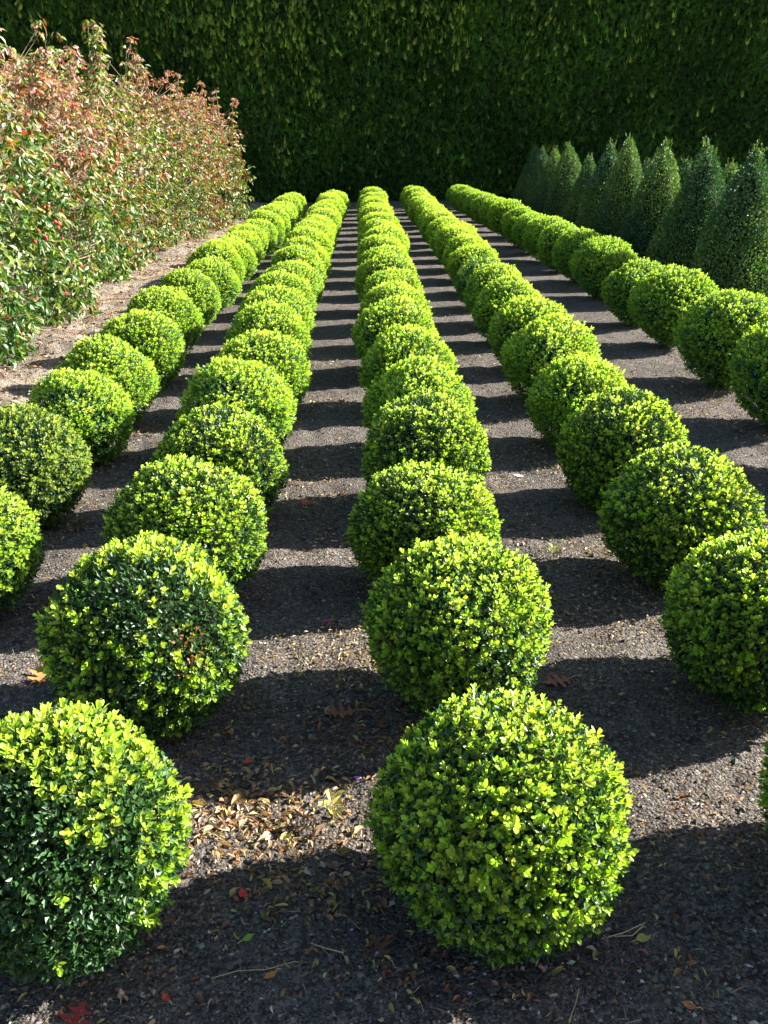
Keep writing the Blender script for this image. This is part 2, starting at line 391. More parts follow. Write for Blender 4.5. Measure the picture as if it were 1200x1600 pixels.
BALL_GROUP = 'clipped box balls standing in five rows'
ORD = ['first', 'second', 'third', 'fourth', 'fifth', 'sixth', 'seventh', 'eighth', 'ninth', 'tenth', 'eleventh', 'twelfth', 'thirteenth', 'fourteenth',
       'fifteenth', 'sixteenth', 'seventeenth', 'eighteenth', 'nineteenth', 'twentieth', 'twenty-first', 'twenty-second', 'twenty-third', 'twenty-fourth', 'twenty-fifth']
ROWNAME = {1: 'row beside the dogwood shrubs', 2: 'second row from left', 3: 'middle row', 4: 'fourth row from left', 5: 'far right row'}
measured = {
 3: [(.298, 1.678, .276), (.283, 2.495, .271), (.242, 3.304, .277), (.283, 4.063, .288), (.299, 4.894, .274), (.292, 5.766, .284), (.232, 6.674, .284)],
 2: [(-.655, 1.645, .272), (-.631, 2.46, .292), (-.639, 3.256, .28), (-.627, 4.033, .274), (-.641, 4.87, .288), (-.595, 5.723, .275), (-.621, 6.557, .285), (-.661, 7.329, .284)],
 1: [(-1.45, 3.135, .276), (-1.484, 3.977, .276), (-1.461, 4.846, .264), (-1.496, 5.549, .279), (-1.466, 6.435, .272), (-1.512, 7.336, .28), (-1.473, 8.29, .266), (-1.42, 9.224, .269)],
 4: [(1.20, 1.69, .305), (1.2, 2.533, .286), (1.206, 3.343, .283), (1.194, 4.136, .281), (1.19, 5.006, .277), (1.181, 5.87, .283), (1.203, 6.737, .279)],
 5: [(2.42, 4.4, .31), (2.42, 5.28, .315), (2.42, 6.22, .33), (2.42, 7.42, .32), (2.40, 8.33, .29), (2.40, 9.62, .315), (2.42, 10.65, .30), (2.42, 11.5, .29), (2.42, 12.35, .29),  # first ball is unseen, added only for the shadow it casts
     (2.42, 13.15, .275), (2.42, 13.95, .28), (2.42, 15.1, .29), (2.42, 16.0, .28), (2.42, 16.9, .27), (2.42, 17.8, .27), (2.42, 18.7, .265), (2.42, 19.6, .26), (2.42, 20.4, .25)]}
ends = {1: 18.6, 2: 19.6, 3: 20.2, 4: 20.5}
meanx = {1: -1.468, 2: -.633, 3: .276, 4: 1.196}
for k, e in ends.items():
    y = measured[k][-1][1]
    while y + .84 < e:
        y += .84 + random.uniform(-.03, .03)
        taper = 1 - .10 * max(0, (y - 10) / 10)
        measured[k].append((meanx[k] + random.uniform(-.03, .03), y, (.278 + random.uniform(-.012, .012)) * taper))
LOOK = {(2, 0): 'large box ball with bright cap and dark glossy belly, cut by the left edge',
        (2, 1): 'patchy box ball with dark glossy front and a few browned leaves',
        (3, 0): 'largest bright yellow-green box ball, nearest of the middle row, in the foreground',
        (4, 0): 'shaded box ball just showing at the right edge, level with the largest ball',
        (1, 0): 'box ball cut by left edge, nearest of the row beside the dogwood shrubs',
        (1, 1): 'dull straw-tinged box ball, second nearest in the row beside the dogwood shrubs',
        (4, 9): 'darker green box ball sunk between brighter ones, tenth in the fourth row from left',
        (5, 0): 'unseen box ball past the right edge, added to cast its shadow'}
def ball(k, i, X, Y, r):
    near = math.hypot(X, Y)
    five = k == 5
    root = empty('box_ball', (X, Y, gz(X, Y) - (0.0 if five else .004)), 0.0, r / .28 * .993)
    n_in = len(measured[k]) - 1
    if (k, i) in LOOK: lab = LOOK[(k, i)]
    elif five: lab = 'round box ball on bare stem, %s from near end of the %s' % (ORD[i - 1], ROWNAME[5])
    elif i == n_in: lab = 'farthest small box ball, last of the %s' % ROWNAME[k]
    else: lab = 'bright green box ball, %s from near end of the %s' % (ORD[i], ROWNAME[k])
    tag(root, lab, 'box ball', BALL_GROUP)
    rot = random.uniform(0, 6.28)
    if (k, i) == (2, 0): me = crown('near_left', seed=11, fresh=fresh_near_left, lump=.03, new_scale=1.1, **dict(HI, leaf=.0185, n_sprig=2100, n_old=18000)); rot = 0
    elif (k, i) == (2, 1): me = crown('second_left', seed=12, fresh=fresh_second_left, brown=brown_second, lump=.035, new_scale=1.1, **HI); rot = 0
    elif (k, i) == (3, 0): me = crown('hero', seed=13, **dict(HI, n_sprig=2700)); rot = 0
    elif (k, i) == (1, 1): me = crown('dull', seed=14, fresh=dull_first, dull=1.0, **HI); rot = 0
    elif (k, i) == (4, 9): me = crown('dark', seed=15, fresh=lambda d, pf: .18 + 0 * pf, **MID)
    elif five:
        lod = MID if near < 11 else FAR; v = int(i % 3)
        me = crown(('five', lod is MID, v), seed=30 + v, undercut=.38, lump=.055, warm=.55, fresh=lambda d, pf: np.clip(.80 + .3 * pf, .3, 1), **lod)  # darker, greener leaves: the dimmer light on this row is put into colour
    elif near < 4.5: v = len([q for q in crowns if q[0] == 'hi']) % 5; me = crown(('hi', v), seed=40 + v, lump=.038, **HI) if len([q for q in crowns if q[0] == 'hi']) < 5 else crowns[('hi', random.randrange(5))]
    elif near < 10: v = int(random.random() * 8); me = crown(('mid', v), seed=50 + v, lump=.048, **MID)
    else: v = int(random.random() * 6); me = crown(('far', v), seed=60 + v, lump=.052, **FAR)
    c = bpy.data.objects.new('crown', me); COL.objects.link(c); c.parent = root; c.rotation_euler = (0, 0, rot)
    t = bpy.data.objects.new('trunk', random.choice(stems_tall if five else stems)); COL.objects.link(t); t.parent = root
    if five: c.location = (0, 0, .005)
    else: c.scale = (random.uniform(.985, 1.03), random.uniform(.985, 1.03), random.uniform(.95, 1.02)) if rot else (1, 1, 1)
DRIFT = {1: .28, 2: .13, 3: -.02, 4: -.10, 5: -.36}
for k in (1, 2, 3, 4, 5):
    for i, (X, Y, r) in enumerate(measured[k]): ball(k, i, X + DRIFT[k] * max(0, (Y - 9.5) / 10) ** 1.2, Y, r)

# ------------------------------------------------------------------ box cones on the right
def cone_geo(seed, h=1.42, r=.53, n=7500, leaf=.031, tpl=T_LO):
    g = Geo(); f1 = Field(5, 8, seed); f2 = Field(16, 10, seed + 9); f3 = Field(4, 8, seed + 5)
    def surf(z, a, depth=0.0):
        t = np.clip(z / h, 0, 1)
        rr = r * .98 * (1 - t) ** .76 * (1 - .10 * np.exp(-t * 12)) + .01
        p = np.stack([np.cos(a) * rr, np.sin(a) * rr, z], 1)
        k = 1 + .09 * f1(p) + .05 * f2(p)
        rr2 = np.maximum(rr * k - depth, .004)
        return np.stack([np.cos(a) * rr2, np.sin(a) * rr2, z], 1)
    th = np.linspace(0, 1, 16); ph = np.linspace(0, 2 * np.pi, 25)[:-1]
    T, Pp = np.meshgrid(th, ph, indexing='ij')
    vv = surf((T * h * .90 + .03).ravel(), Pp.ravel(), .085)
    i = np.arange(15)[:, None] * 24; j = np.arange(24)[None]; j2 = (j + 1) % 24
    g.add(vv, [np.stack([i + j, i + j2, i + 24 + j2, i + 24 + j], -1).reshape(-1, 4)], (.02, .03, .01, 0), 1)
    q = rng
    t = 1 - np.sqrt(1 - q.random(n) * .999)
    z = t * h * 1.0 + .03; a = q.uniform(0, 6.283, n)
    P = surf(z, a, q.uniform(-.012, .055, n))
    o = np.stack([np.cos(a), np.sin(a), np.full(n, .35)], 1); o = unit(o)
    D = unit(o * .6 + rnd_dirs(n) * .7 + np.array([0, 0, .5])); N = unit(o + rnd_dirs(n) * .55)
    m = np.clip(q.random((n, 1)) * .8 + .3 * f3(P)[:, None], 0, 1)
    c = jitter_cols(n, (.022, .078, .040), .3) * (1 - m) + jitter_cols(n, (.115, .215, .042), .3) * m
    b = q.random(n) < .10 * np.clip(.6 + f3(P * 1.3), 0, 2); c[b] = jitter_cols(b.sum(), (.24, .30, .06))
    leaves(g, P, D, N, leaf * q.uniform(.75, 1.25, n), leaf * .55, np.hstack([c, q.random((n, 1)) * .4]), tpl)
    # the unclipped leader at the tip
    for s in range(16):
        n2 = 7; A = unit(np.array([[q.normal(0, .25), q.normal(0, .25), 1.0]]))[0]
        base = np.array([q.normal(0, .04), q.normal(0, .04), h * q.uniform(.88, 1.0)])
        kk = np.arange(n2)[:, None]
        pp = base + A * kk * .012
        dd = unit(A + rnd_dirs(n2) * .8)
        leaves(g, pp, dd, unit(rnd_dirs(n2) + A), .026, .014, np.hstack([jitter_cols(n2, (.08, .15, .03)), np.full((n2, 1), .5)]), tpl)
    return g
cone_meshes = [cone_geo(70 + s, n=19000).mesh('crown', [M_CONE, M_TWIG_CORE]) for s in range(4)]
cone_trunk = stem_geo(77, h=.15, thick=.02, n=5).mesh('trunk', M_BARK)
CG = 'clipped dark box cones on the right'
cones = [(3.7, 9.55, 1.42, 1.0), (3.7, 10.77, 1.45, 1.0), (3.7, 12.32, 1.43, .98), (3.7, 13.89, 1.45, .9), (3.7, 15.04, 1.36, .9), (3.7, 16.27, 1.15, .8), (3.7, 17.82, 1.30, .95),
         (3.7, 19.2, 1.2, .8), (3.7, 20.3, 1.18, .75), (3.7, 21.5, 1.2, .85)]
cl = ['broad dark box cone cut by the right edge, nearest of the cone row', 'broad dark box cone with ragged sunlit top, second nearest of the cone row',
      'smooth pointed dark box cone, third nearest of the cone row', 'tall box cone with a thin spiked tip, fourth nearest of the cone row',
      'narrow box cone with rounded tip between the spiked one and the short one', 'shortest narrow box cone, sixth from the near end of the cone row',
      'broad box cone just beyond the shortest one, seventh from the near end', 'slim box cone, eighth from the near end of the cone row',
      'slim box cone, ninth from the near end, half hidden behind its neighbour', 'farthest box cone, last of the cone row before the tall hedge']
back = [(4.9, 11.6, 1.12, .9), (4.9, 13.26, 1.15, .9), (4.9, 15.16, 1.11, .9), (4.9, 17.0, 1.05, .9)]
bl = ['box cone in the back row behind the cone cut by the right edge', 'box cone tip in the back row, showing right of the second nearest cone',
      'box cone tip in the back row, showing between second and third nearest cones', 'farthest box cone of the back row, hidden behind the smooth pointed one']
for j, ((X, Y, h, wd), lab) in enumerate(list(zip(cones, cl)) + list(zip(back, bl))):
    root = empty('box_cone', (X, Y, gz(X, Y) - .02)); tag(root, lab, 'box cone', CG)
    c = bpy.data.objects.new('crown', cone_meshes[(j * 3 + 1) % 4]); COL.objects.link(c); c.parent = root
    c.scale = (wd, wd, h / 1.42); c.rotation_euler = (random.uniform(-.04, .04), random.uniform(-.04, .04), random.uniform(0, 6.28))
    t = bpy.data.objects.new('trunk', cone_trunk); COL.objects.link(t); t.parent = root

# ------------------------------------------------------------------ tall conifer hedge at the end
HY = 22.7
def hedge():
    root = empty('tall_hedge', (0, HY + .7, 0))
    tag(root, 'tall dark green clipped conifer hedge closing the far end of the rows', 'hedge')
    x0, x1, H = -13.0, 13.5, 5.4
    f1, f2, f3 = Field(1.3, 10, 201), Field(5, 12, 202), Field(2.2, 10, 203)
    f4 = Field(7, 10, 204)
    def face(x, z):
        p = np.stack([x, np.zeros_like(x), z], 1)
        return -.7 + .09 * f1(p) + .06 * f2(p) + .06 * f4(p * np.array([1, 1, .3]))
    g = Geo()
    # dark inner mass, a closed slab
    xs_ = np.linspace(x0, x1, 120); zs_ = np.linspace(-.02, H, 30)
    X, Z = np.meshgrid(xs_, zs_); x, z = X.ravel(), Z.ravel()
    yf = face(x, z) + .16
    n = len(x); i = (np.arange(29)[:, None] * 120 + np.arange(119)[None]).ravel()
    V = np.concatenate([np.stack([x, yf, z], 1), np.stack([x, np.full(n, .6), z], 1)])
    q = np.stack([i, i + 1, i + 121, i + 120], 1)
    top = 29 * 120 + np.arange(119); e = np.arange(29) * 120
    g.add(V, [q, q[:, ::-1] + n, np.stack([top, top + 1, top + 1 + n, top + n], 1), np.stack([e, e + 120, e + 120 + n, e + n], 1),
              np.stack([e + 119, e + 119 + n, e + 239 + n, e + 239], 1)], (.02, .03, .01, 0), 1)
    # sprays of scale-leaved foliage: each a fan of flat fingers
    def sprays(x, z, out, zz_up, size, young, fmin=5):
        n = len(x)
        y = face(x, z) + rng.uniform(-.05, .12, n) + out
        P = np.stack([x, y, z], 1)
        A = unit(np.stack([rng.normal(0, .38, n), rng.uniform(-.75, -.02, n), rng.normal(zz_up + .3, .45, n)], 1))
        S = unit(np.cross(A, unit(rnd_dirs(n) + np.array([.9, 0, 0]))))
        Nn = np.cross(A, S)
        p3 = np.stack([x, 0 * x, z], 1)
        m = np.clip(.30 + .10 * (z / 4.0) + .28 * f3(p3) + .30 * f4(p3 * np.array([1, 1, .3])) + rng.normal(0, .25, n), 0, 1)[:, None]
        base = jitter_cols(n, (.030, .085, .013), .25, .1) * (1 - m) + jitter_cols(n, (.080, .19, .025), .30, .1) * m
        base = base * (1 - young) + jitter_cols(n, (.34, .46, .07), .25, .1) * young  # paler tone paints sunlight onto the proud sprays
        for k, (an, ln) in enumerate(((-.75, .65), (-.36, .9), (0, 1.1), (.36, .9), (.75, .65))):
            D = A * math.cos(an) + S * math.sin(an) + rng.normal(0, .08, (n, 3))
            leaves(g, P + A * (size * .12 * (2 - abs(k - 2)))[:, None], D, Nn, size * ln * rng.uniform(.8, 1.2, n), size * .105, np.hstack([base * (1 + .06 * k), np.full((n, 1), .3) + young * .6]), T_FINGER)
    n = 80000
    x = rng.uniform(-9.3, 10.2, n); z = rng.uniform(0, 4.6, n)
    sprays(x, z, 0, .35, rng.uniform(.05, .115, n), np.zeros((n, 1)))
    n = 9000
    x = rng.uniform(x0, x1, n); z = rng.uniform(0, H, n)
    sprays(x, z, 0, .35, rng.uniform(.12, .22, n), np.zeros((n, 1)))
    # top
    # shoots standing proud in loose vertical trails, their sunlit look put into colour
    for cx, cz, sx_, sz_, cnt in ((-4.0, 3.6, 1.2, .5, 420), (-2.2, 3.3, .18, .5, 160), (-1.3, 3.4, .22, .55, 220), (-3.1, 3.4, .15, .6, 120), (-.95, 2.35, .12, .28, 50), (-1.65, .9, .15, .2, 26), (1.4, 3.6, .25, .5, 160), (2.1, 3.4, .15, .4, 90), (.3, 3.7, .3, .4, 120),
                                   (3.5, 3.7, 1.8, .4, 110), (7.0, 3.5, 1.5, .4, 80), (-6.5, 3.2, 1.5, .8, 160), (3.4, 2.4, 1.4, .5, 24), (0, 2.5, 9, 1.4, 700)):
        x = rng.normal(cx, sx_, cnt); z = np.clip(rng.normal(cz, sz_, cnt), .1, 5.2)
        sprays(x, z, -rng.uniform(.04, .20, cnt), .9, rng.uniform(.08, .15, cnt), np.clip(rng.normal(.6, .3, (cnt, 1)), 0, 1))
    g.build('foliage', [M_THUJA, M_TWIG_CORE], root)
    t = Geo()
    for x in np.arange(x0 + .6, x1, 1.2):
        tube(t, [(x, .1, -.05), (x + .03, .12, 2.0), (x - .03, .08, 4.6)], [.07, .06, .03], 7)
    t.build('trunk', M_BARK, root)
hedge()

# ------------------------------------------------------------------ dogwood shrubs on the left
PINK, RUST, LIME, GREEN, RED, SHEEN = (.35, .18, .16), (.20, .085, .03), (.18, .25, .035), (.045, .115, .02), (.42, .04, .03), (.30, .33, .20)  # last colour paints pale glossy highlights onto some leaves
def dogwood(seed, X, Y, h, rx, ry, label, n_tips, leaf, spikes, mixw, fruit=0, hi=True):
    """spikes: (dx, dy, top height) of shoots standing above the crown"""
    root = empty('dogwood_shrub', (X, Y, gz(X, Y))); tag(root, label, 'shrub', 'flowering dogwood shrubs along the left side')
    g = Geo(); b = Geo(); f = Field(1.9, 9, seed); fc = Field(2.6, 9, seed + 3); fcol = Field(1.6, 8, seed + 6)
    n = n_tips
    d = unit(fib(n) + rng.normal(0, .05, (n, 3)))
    rad = (1 + .17 * f(d * 2.2) + .11 * fc(d * 6)) * rng.uniform(.72, 1.03, n) ** .8
    cz = h * .50
    P = np.stack([d[:, 0] * rx * rad, d[:, 1] * ry * rad, cz + d[:, 2] * (h - cz) * rad], 1)
    # skirts reach nearly to the ground
    lo = P[:, 2] < .12; P[lo, 2] = rng.uniform(.05, .3, lo.sum())
    gap = (fc(P * 2.4) < -.95) & (P[:, 2] > .4); P[gap, :2] *= .62
    wide = np.clip(1.28 - .36 * P[:, 2:3] / h, .8, 1.28); P[:, :2] *= wide
    ns = n // 7                                   # low side shoots leaning out over the bare strip
    pa = rng.uniform(-1.3, 1.3, ns); pr = rng.uniform(.85, 1.22, ns)
    P[-ns:] = np.stack([np.cos(pa) * rx * pr, np.sin(pa) * ry * pr, rng.gamma(2.0, .11, ns).clip(.05, .8)], 1)
    tips = [P]; T = [unit(d + np.array([0, 0, .5]))]
    stems_ = []
    for (dx, dy, tz) in spikes:
        k = int(max(3, (tz - h * .85) / .07))
        zz = np.linspace(h * .8, tz, k)
        pts = np.stack([dx + rng.normal(0, .02, k) + np.linspace(0, .04, k), dy + rng.normal(0, .02, k), zz], 1)
        sp = np.repeat(pts, 2, 0) + rng.normal(0, .035, (2 * k, 3)) * np.array([1, 1, .4])
        tips.append(sp); T.append(np.tile(np.array([[0, 0, 1.0]]), (len(sp), 1))); stems_.append(pts)
    P = np.concatenate(tips); Td = np.concatenate(T); n = len(P)
    hrel = P[:, 2] / h
    v = fcol(P * 1.3) + rng.normal(0, .35, n)
    wts = np.stack([mixw[0] * np.clip(hrel * 1.6 - .55, 0, 1.5) * (1 + .8 * v), mixw[1] * np.clip(.8 + .7 * v, .05, 2), mixw[2] * np.clip(.8 - .5 * v, .05, 2),
                    mixw[3] * np.clip(1.25 - hrel, .15, 1.3) * np.clip(1 - v, .1, 2), mixw[4] * np.ones(n), mixw[5] * np.ones(n)], 1).clip(0.0001, None)
    wts /= wts.sum(1, keepdims=True); cum = wts.cumsum(1)
    pal = np.array([PINK, RUST, LIME, GREEN, RED, SHEEN])
    for k in range(7):
        a = rng.uniform(0, 6.283, n)
        hor = np.stack([np.cos(a), np.sin(a), np.zeros(n)], 1)
        D = unit(hor * .75 + Td * .15 + np.array([0, 0, -1.0]) * rng.uniform(.1, 1.15, (n, 1)))
        N = unit(np.cross(D, np.cross(np.array([[0, 0, 1.0]]), D)) * -1 + np.array([0, 0, 1.2]) + rnd_dirs(n) * .35)
        ci = (rng.random((n, 1)) > cum).sum(1).clip(0, 5)
        c = pal[ci] * rng.normal(1, .2, (n, 1)).clip(.5, 1.6) * rng.normal(1, .08, (n, 3))
        leaves(g, P + hor * .012 + rng.normal(0, .018, (n, 3)), D, N, leaf * rng.uniform(.65, 1.2, n), leaf * rng.uniform(.36, .52, n), np.hstack([np.clip(c, .01, .8), rng.random((n, 1))]), T_DROOP if hi else T_LO)
    g.build('crown', M_DOG, root)
    # main stems, then a side twig to every third tip
    mains = []
    q = np.random.default_rng(seed)
    for i in range(9):
        a = q.uniform(0, 6.28); rr = q.uniform(.25, .8)
        e = np.array([math.cos(a) * rx * rr, math.sin(a) * ry * rr, h * q.uniform(.65, .92)])
        s = np.array([math.cos(a) * .08, math.sin(a) * .08, -.05])
        t = np.linspace(0, 1, 7)[:, None]
        m = s + (e - s) * np.concatenate([t ** 1.4, t ** 1.4, t], 1) + q.normal(0, .015, (7, 3)); m[0] = s
        mains.append(m); tube(b, m, np.linspace(.019, .005, 7), 6)
    allm = np.concatenate(mains)
    for i in range(0, n, 3):
        p = P[i]; cand = allm[allm[:, 2] < p[2] - .02] if (allm[:, 2] < p[2] - .02).any() else allm[:1]
        j = np.argmin(((cand - p) ** 2).sum(1)); s = cand[j]
        mid = (s + p) / 2 + np.array([0, 0, -.03]); tube(b, [s, mid, p], [.0045, .0032, .002], 4, cap=False)
    for pts in stems_:
        s = allm[np.argmin(((allm - pts[0]) ** 2).sum(1))]
        tube(b, np.concatenate([[s], pts]), np.linspace(.006, .0025, len(pts) + 1), 5)
    b.build('trunk', M_BARK2, root)
    if fruit:
        fg = Geo(); th = np.linspace(0, np.pi, 7); ph = np.linspace(0, 2 * np.pi, 11)[:-1]
        TT, PP = np.meshgrid(th, ph, indexing='ij')
        dd = np.stack([np.sin(TT) * np.cos(PP), np.sin(TT) * np.sin(PP), np.cos(TT)], -1).reshape(-1, 3)
        rr = .0155 * (1 + .06 * np.sin(PP * 5).ravel() * np.sin(TT * 6).ravel())
        i = np.arange(6)[:, None] * 10; j = np.arange(10)[None]; j2 = (j + 1) % 10
        fg.add(dd * rr[:, None], [np.stack([i + j, i + 10 + j, i + 10 + j2, i + j2], -1).reshape(-1, 4)], (.5, .03, .03, 0))
        tube(fg, [(0, 0, .012), (.003, 0, .03), (0, .004, .05)], [.0012, .001, .001], 4, mat=0)
        fm = fg.mesh('fruit', [M_FRUIT], smooth=True)
        front = np.where((d[:, 0] > .1) & (d[:, 1] < .55) & (P[:len(d), 2] < h * .82) & (P[:len(d), 2] > .25))[0]
        clusters = rng.choice(front, min(len(front), max(3, fruit // 3)), replace=False); cnt = 0
        while cnt < fruit:
            cc = P[clusters[cnt % len(clusters)]] + rng.normal(0, .05, 3)
            pos = cc * np.array([1.03, 1.03, 1]) + np.array([.03, -.015, -.03])
            o = bpy.data.objects.new('fruit', fm); COL.objects.link(o); o.parent = root; o.location = pos
            o.scale = (1.05,) * 3; o.rotation_euler = tuple(rng.normal(0, .3, 3)); cnt += 1
W_NEAR = (.3, .12, 1.1, 2.6, .008, .5); W_MID = (1.6, .45, 1.1, 1.6, .015, .5); W_FAR = (1.3, .85, 1.0, 1.5, .025, .4); W_GRN = (.5, .5, 1.0, 1.4, .01, .5)
dogwood(301, -3.56, 7.35, 2.60, .85, .85, 'tall leafy dogwood shrub cut by the left edge, hung with red fruit', 1300, .088, [], W_NEAR, 55)
dogwood(302, -3.52, 8.9, 2.34, .86, .82, 'green and yellow dogwood shrub dotted with red fruit, second nearest of the shrubs', 1300, .086, [(.35, .3, 2.42)], W_NEAR, 30)
dogwood(303, -3.58, 10.9, 2.36, .80, .85, 'pink-topped dogwood shrub whose leafy shoot rises at top left, third nearest shrub', 1200, .084, [(.45, -.2, 2.62), (.55, .3, 2.40)], W_MID, 10)
dogwood(304, -3.54, 12.5, 2.34, .78, .85, 'pinkish dogwood shrub with the bushiest leafy spike on top, fourth nearest shrub', 1150, .082, [(.40, .1, 2.76), (.44, .14, 2.72), (.36, .16, 2.6), (.2, -.3, 2.45)], W_MID, 0)
dogwood(305, -3.50, 14.0, 2.29, .78, .85, 'green-hearted dogwood shrub between pink ones, fifth nearest of the shrubs', 1050, .082, [(.3, .4, 2.42), (.6, .2, 2.38)], (1.0, .9, 1.2, 1.6, .01, .5), 0, False)
dogwood(306, -3.32, 15.6, 2.18, .76, .85, 'rusty pink dogwood shrub with a thin tall spike, sixth nearest of the shrubs', 1000, .080, [(.1, -.6, 2.76), (.14, -.55, 2.6), (.5, .0, 2.40), (.5, .7, 2.4)], W_FAR, 0, False)
dogwood(307, -3.12, 17.2, 2.08, .74, .85, 'rust coloured dogwood shrub, seventh nearest of the shrubs', 950, .080, [(.1, 0, 2.25), (.45, .4, 2.3)], W_FAR, 0, False)
dogwood(308, -2.93, 18.8, 2.02, .76, .80, 'farthest dogwood shrub, green and rust coloured, standing before the tall hedge', 950, .080, [(.3, 0, 2.2), (.6, .2, 2.1)], W_FAR, 0, False)

# ------------------------------------------------------------------ grit, litter and single leaves on the ground
def free_of_balls(x, y, m=.0):
    ok = np.ones(len(x), bool)
    for k in measured:
        for (X, Y, r) in measured[k]:
            if Y > 8: continue
            ok &= ((x - X) ** 2 + (y - Y) ** 2) > (r * .55 + m) ** 2
    return ok
def inview(x, y, m=.1):
    # inside the width the camera takes in at that distance
    d = y * .926 + 1.658 * .377
    return (np.abs(x - y * .024) < d * .401 + m) & (y > 1.15)
def crumbs():
    g = Geo()
    n = 95000
    y = 1.2 + (rng.random(n) ** 1.7) * 6.5; x = rng.uniform(-3.2, 3.2, n)
    k = inview(x, y) & free_of_balls(x, y); x, y = x[k], y[k]; n = len(x)
    z = ground_z(x, y)
    s = rng.gamma(1.6, .0015, n).clip(.0009, .013)
    octa = np.array([(1, 0, 0), (-1, 0, 0), (0, 1, 0), (0, -1, 0), (0, 0, 1), (0, 0, -1)], float)
    tr = np.array([(0, 2, 4), (2, 1, 4), (1, 3, 4), (3, 0, 4), (2, 0, 5), (1, 2, 5), (3, 1, 5), (0, 3, 5)])
    a = rng.uniform(0, 6.28, n); ca, sa = np.cos(a), np.sin(a)
    v = octa[None] * s[:, None, None] * rng.uniform(.6, 1.3, (n, 6, 1)) * np.array([1.2, .9, .7])
    v = np.stack([v[..., 0] * ca[:, None] - v[..., 1] * sa[:, None], v[..., 0] * sa[:, None] + v[..., 1] * ca[:, None], v[..., 2]], -1)
    v += np.stack([x, y, z + s * .25], 1)[:, None]
    t = rng.random(n)[:, None]
    c = np.where(t < .68, jitter_cols(n, (.085, .075, .068), .4), np.where(t < .93, jitter_cols(n, (.24, .21, .18), .3), jitter_cols(n, (.36, .33, .30), .2)))
    g.add(v.reshape(-1, 3), [(tr[None] + (np.arange(n) * 6)[:, None, None]).reshape(-1, 3)], np.repeat(np.hstack([c, np.zeros((n, 1))]), 6, 0))
    m, nn, l = newmat('grit')
    at = nn.new('ShaderNodeAttribute'); at.attribute_name = 'tone'; p = nn.new('ShaderNodeBsdfPrincipled'); o = nn.new('ShaderNodeOutputMaterial')
    nz = nn.new('ShaderNodeTexNoise'); nz.inputs['Scale'].default_value = 400; bp = nn.new('ShaderNodeBump'); bp.inputs['Strength'].default_value = .6; bp.inputs['Distance'].default_value = .002
    l.new(nz.outputs['Fac'], bp.inputs['Height']); l.new(bp.outputs[0], p.inputs['Normal'])
    l.new(at.outputs['Color'], p.inputs['Base Color']); p.inputs['Roughness'].default_value = .95; p.inputs['Specular IOR Level'].default_value = .15; l.new(p.outputs[0], o.inputs[0])
    tag(g.build('soil_crumbs', m), 'dark soil crumbs and pale grit lying between the box balls', 'soil', kind='stuff')
crumbs()

